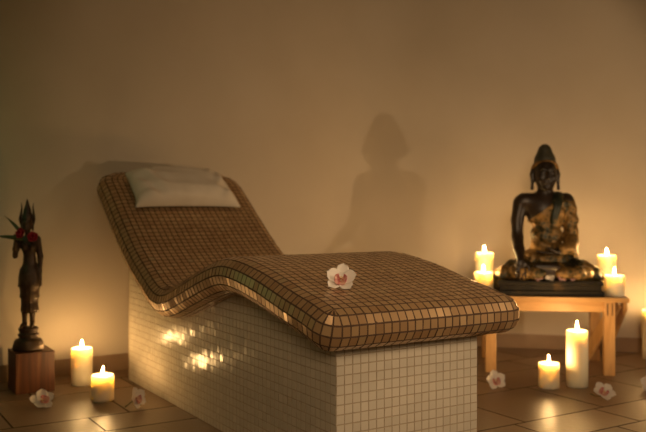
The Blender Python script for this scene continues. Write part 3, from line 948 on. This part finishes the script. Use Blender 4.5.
# rest on the sloping bed
def settle_bed(t):
    bpy.context.view_layer.update()
    best = 9
    for c in t.children:
        for v in c.data.vertices:
            w = c.matrix_world @ v.co
            r = w - F0; s = r.x * U.x + r.y * U.y
            best = min(best, w.z - ztab(s))
    t.location.z -= best - 0.0022
tab_s = np.linspace(-0.05, 0.4, 60); tab_z = [ztop(s)[0] for s in tab_s]
def ztab(s): return float(np.interp(s, tab_s, tab_z))
settle_bed(orc)
floor_orchids = [
    ((-1.120, 3.27, 0.03), (0.25, -0.55, 0.75), (-0.9, 0.0, 0.5), 0.4, 1.08, False, 'white orchid on floor directly before the red-brown wooden block'),
    ((-0.742, 3.245, 0.03), (0.85, -0.45, 0.30), (-0.3, 0.1, 1), 0.2, 0.95, True, 'white orchid with dark stem on floor beside the white lounger base'),
    ((0.757, 3.60, 0.03), (0.0, -0.85, 0.5), (-0.1, 0.2, 1), 0.1, 0.98, False, 'white orchid on floor by the bench leg nearest the lounger'),
    ((1.163, 3.40, 0.03), (0.1, -0.6, 0.8), (1, 0.2, 0.1), 0.6, 1.05, True, 'white orchid with dark stem on floor before the slotted right bench leg'),
    ((-1.375, 3.33, 0.03), (0.2, -0.7, 0.6), (0.4, 0.1, 1), 0.9, 1.0, False, 'white orchid on floor cut by the left frame edge before the block'),
    ((1.418, 3.55, 0.03), (-0.3, -0.7, 0.6), (-0.5, 0.1, 1), 2.0, 0.95, False, 'white orchid on floor cut by the right frame edge beyond the bench leg'),
]
for loc, face, up, roll, sc_, st, lab in floor_orchids:
    t = copy_tree(orc)
    t['label'] = lab
    orient(t, Vector(loc), face, up, roll, sc_)
    if st: child('stem', me_stem, t, mod=False)
    settle(t, 0.0)

# pink blossoms along the front edge of the statue's plinth
me_sp = me_sep.copy(); me_pp = me_pet.copy()
for me in (me_sp, me_pp):
    me.materials.clear(); me.materials.append(M['pink'])
small = [((-0.055, -0.158), 'first', 0.5, M['pink']), ((0.000, -0.160), '', 0.5, None), ((0.052, -0.160), '', 0.52, M['pink']), ((0.105, -0.156), '', 0.45, M['pink'])]
labs = ['tiny pink blossom on statue plinth nearest the reaching hand', 'tiny white blossom on statue plinth beside the pink one nearest the hand',
        'tiny pink blossom at the middle of the row on the statue plinth', 'tiny pink blossom on statue plinth farthest from the reaching hand']
for ((x, y), _, sc_, mt), lab in zip(small, labs):
    t = thing('blossom', lab, 'flower', (0, 0, 0), 0, 'small blossoms on the plinth')
    for a in (0, 2.18, -2.18): child('sepal', me_sp if mt else me_sep, t, (0.3, 0, a))
    for a in (1.08, -1.08): child('petal', me_pp if mt else me_pet, t, (0.35, 0, a), (0, 0, 0.0015))
    w = Matrix.Rotation(BA * 0.6, 3, 'Z') @ Vector((x, y, 0))
    orient(t, bud_o + w + Vector((0, 0, 0.09)), (random.uniform(-.4, .4), -0.75, 0.65), (random.uniform(-1, 1), 0.2, 1), 0, sc_)
    settle(t, TZ + 0.073)

# red flowers and long leaves tucked into the standing statue's arm
me_red = petal_mesh('red_petal', 0.026, 0.024, 0.004, 0.18, 1.1); me_red.materials.append(M['red'])
def red_flower(lab, loc, face):
    t = thing('red_flower', lab, 'flower', (0, 0, 0), 0, 'red flowers on the standing statue')
    for i in range(5):
        child('petal', me_red, t, (0.55, 0, i * 2 * PI / 5))
    for i in range(3):
        child('petal', me_red, t, (1.05, 0, 0.5 + i * 2 * PI / 3), (0, 0, 0.002))
    orient(t, Vector(loc), face, (0, 0, 1), 0.2, 1.2)
    return t
do = dan.location
rf = red_flower('red flower in the crook of the standing statue raised arm, with green leaves', do + Vector((0.008, -0.090, 0.504)), (-0.3, -1, 0.3))
def leaf(pa, pb, wd, sag):
    pa = Vector(pa); pb = Vector(pb); d = pb - pa
    sv = d.cross(Vector((0, 1, 0.2))).normalized(); nn = sv.cross(d).normalized()
    bm = bmesh.new(); rows = []
    for i in range(13):
        q = i / 12
        c = pa + d * q + nn * sag * math.sin(PI * q)
        w = wd * (0.25 + 0.75 * math.sin(PI * min(1, 0.25 + q * 0.75)) ** 0.8) * (1 - q ** 4)
        rows.append([bm.verts.new(c + sv * w * r + nn * 0.004 * abs(r)) for r in (-1, 0, 1)])
    for a, b in zip(rows[:-1], rows[1:]):
        for j in range(2): bm.faces.new((a[j], a[j + 1], b[j + 1], b[j]))
    return bm
bpy.context.view_layer.update()
ri = rf.matrix_world.inverted()
for pa, pb, w in (((0.000, -0.078, 0.502), (-0.086, -0.050, 0.582), 0.0085), ((0.000, -0.078, 0.484), (-0.130, -0.060, 0.494), 0.0095)):
    bm = leaf(do + Vector(pa), do + Vector(pb), w, 0.008)
    bmesh.ops.transform(bm, matrix=ri, verts=bm.verts[:])
    o = from_bm('leaf', bm, M['leaf'], rf, True)
    o.modifiers.new('thickness', 'SOLIDIFY').thickness = 0.001
red_flower('red flower on the standing statue chest below its hanging arm shoulder', do + Vector((0.046, -0.068, 0.488)), (0.15, -1, 0.35))

# ------------------------------------------------------------------ light
def area(name, loc, target, size, power, col):
    l = bpy.data.lights.new(name, 'AREA'); l.shape = 'DISK'; l.size = size; l.energy = power; l.color = col
    o = bpy.data.objects.new(name, l); COL.objects.link(o); o.location = loc
    o.rotation_euler = (Vector(target) - Vector(loc)).to_track_quat('-Z', 'Y').to_euler()
    return o
def glow(name, loc, power, rad, col):
    l = bpy.data.lights.new(name, 'POINT'); l.energy = power; l.color = col; l.shadow_soft_size = rad
    o = bpy.data.objects.new(name, l); COL.objects.link(o); o.location = loc
    return o
def spot(name, loc, target, power, rad, ang, blend, col):
    l = bpy.data.lights.new(name, 'SPOT'); l.energy = power; l.color = col; l.shadow_soft_size = rad
    l.spot_size = math.radians(ang); l.spot_blend = blend
    o = bpy.data.objects.new(name, l); COL.objects.link(o); o.location = loc
    o.rotation_euler = (Vector(target) - Vector(loc)).to_track_quat('-Z', 'Y').to_euler()
    return o
spot('side_table_lamp', (3.1, 2.33, 0.50), (0.50, 4.60, 1.15), 54.0, 0.03, 50, 0.35, (1.0, 0.69, 0.40))
glow('front_candle_glow', (0.07, 1.45, 0.22), 0.6, 0.03, (1.0, 0.70, 0.38))
glow('fill_front_left', (-1.3, 1.7, 1.5), 1.4, 0.10, (1.0, 0.74, 0.42))  # added fill without a visible source, lifts the left side of the base
area('fill_right', (2.35, 1.75, 1.18), (0.2, 2.4, 0.5), 0.5, 1.0, (1.0, 0.70, 0.42)).data.spread = math.radians(40)  # unseen light added for highlights on the bed's front edge
area('fill_overhead', (0.5, 1.0, 2.6), (0.1, 3.0, 0.5), 1.2, 3.0, (1.0, 0.70, 0.42)).data.spread = math.radians(75)  # soft overhead fill, added to brighten the room; no fitting behind it
area('fill_behind_camera', (0.3, -1.2, 1.7), (0.95, 4.6, 0.55), 1.0, 4.6, (1.0, 0.69, 0.40)).data.spread = math.radians(52)  # broad frontal fill added behind the camera to even out the lighting
l = bpy.data.lights.new('fill_green', 'POINT'); l.energy = 0.6; l.color = (0.22, 1.0, 0.40); l.shadow_soft_size = 0.16  # invisible green light added to tint the bed's left edge tiles
o = bpy.data.objects.new('fill_green', l); COL.objects.link(o); o.location = (-1.62, 3.10, 1.0)

w = bpy.data.worlds.new('world'); SC.world = w; w.use_nodes = True
w.node_tree.nodes['Background'].inputs[0].default_value = (1.0, 0.7, 0.42, 1)
w.node_tree.nodes['Background'].inputs[1].default_value = 0.004

# ------------------------------------------------------------------ camera
cd = bpy.data.cameras.new('camera'); cam = bpy.data.objects.new('camera', cd); COL.objects.link(cam)
cam.location = (0, 0, H); cam.rotation_euler = (PI / 2, 0, 0)
cd.sensor_fit = 'HORIZONTAL'; cd.sensor_width = 36.0; cd.lens = 820.0 / 646.0 * 36.0
cd.shift_y = -11.0 / 646.0
cd.clip_start = 0.05; cd.clip_end = 50
cd.dof.use_dof = True; cd.dof.focus_distance = 2.42; cd.dof.aperture_fstop = 2.6
SC.camera = cam
vs_ = SC.view_settings
vs_.view_transform = 'Standard'; vs_.look = 'None'; vs_.gamma = 1.0; vs_.use_curve_mapping = False
vs_.exposure = 0.16
try:
    SC.cycles.use_denoising = True
    SC.cycles.sample_clamp_indirect = 4.0
    SC.cycles.max_bounces = 8
    SC.cycles.caustics_reflective = False; SC.cycles.caustics_refractive = False
except Exception:
    pass
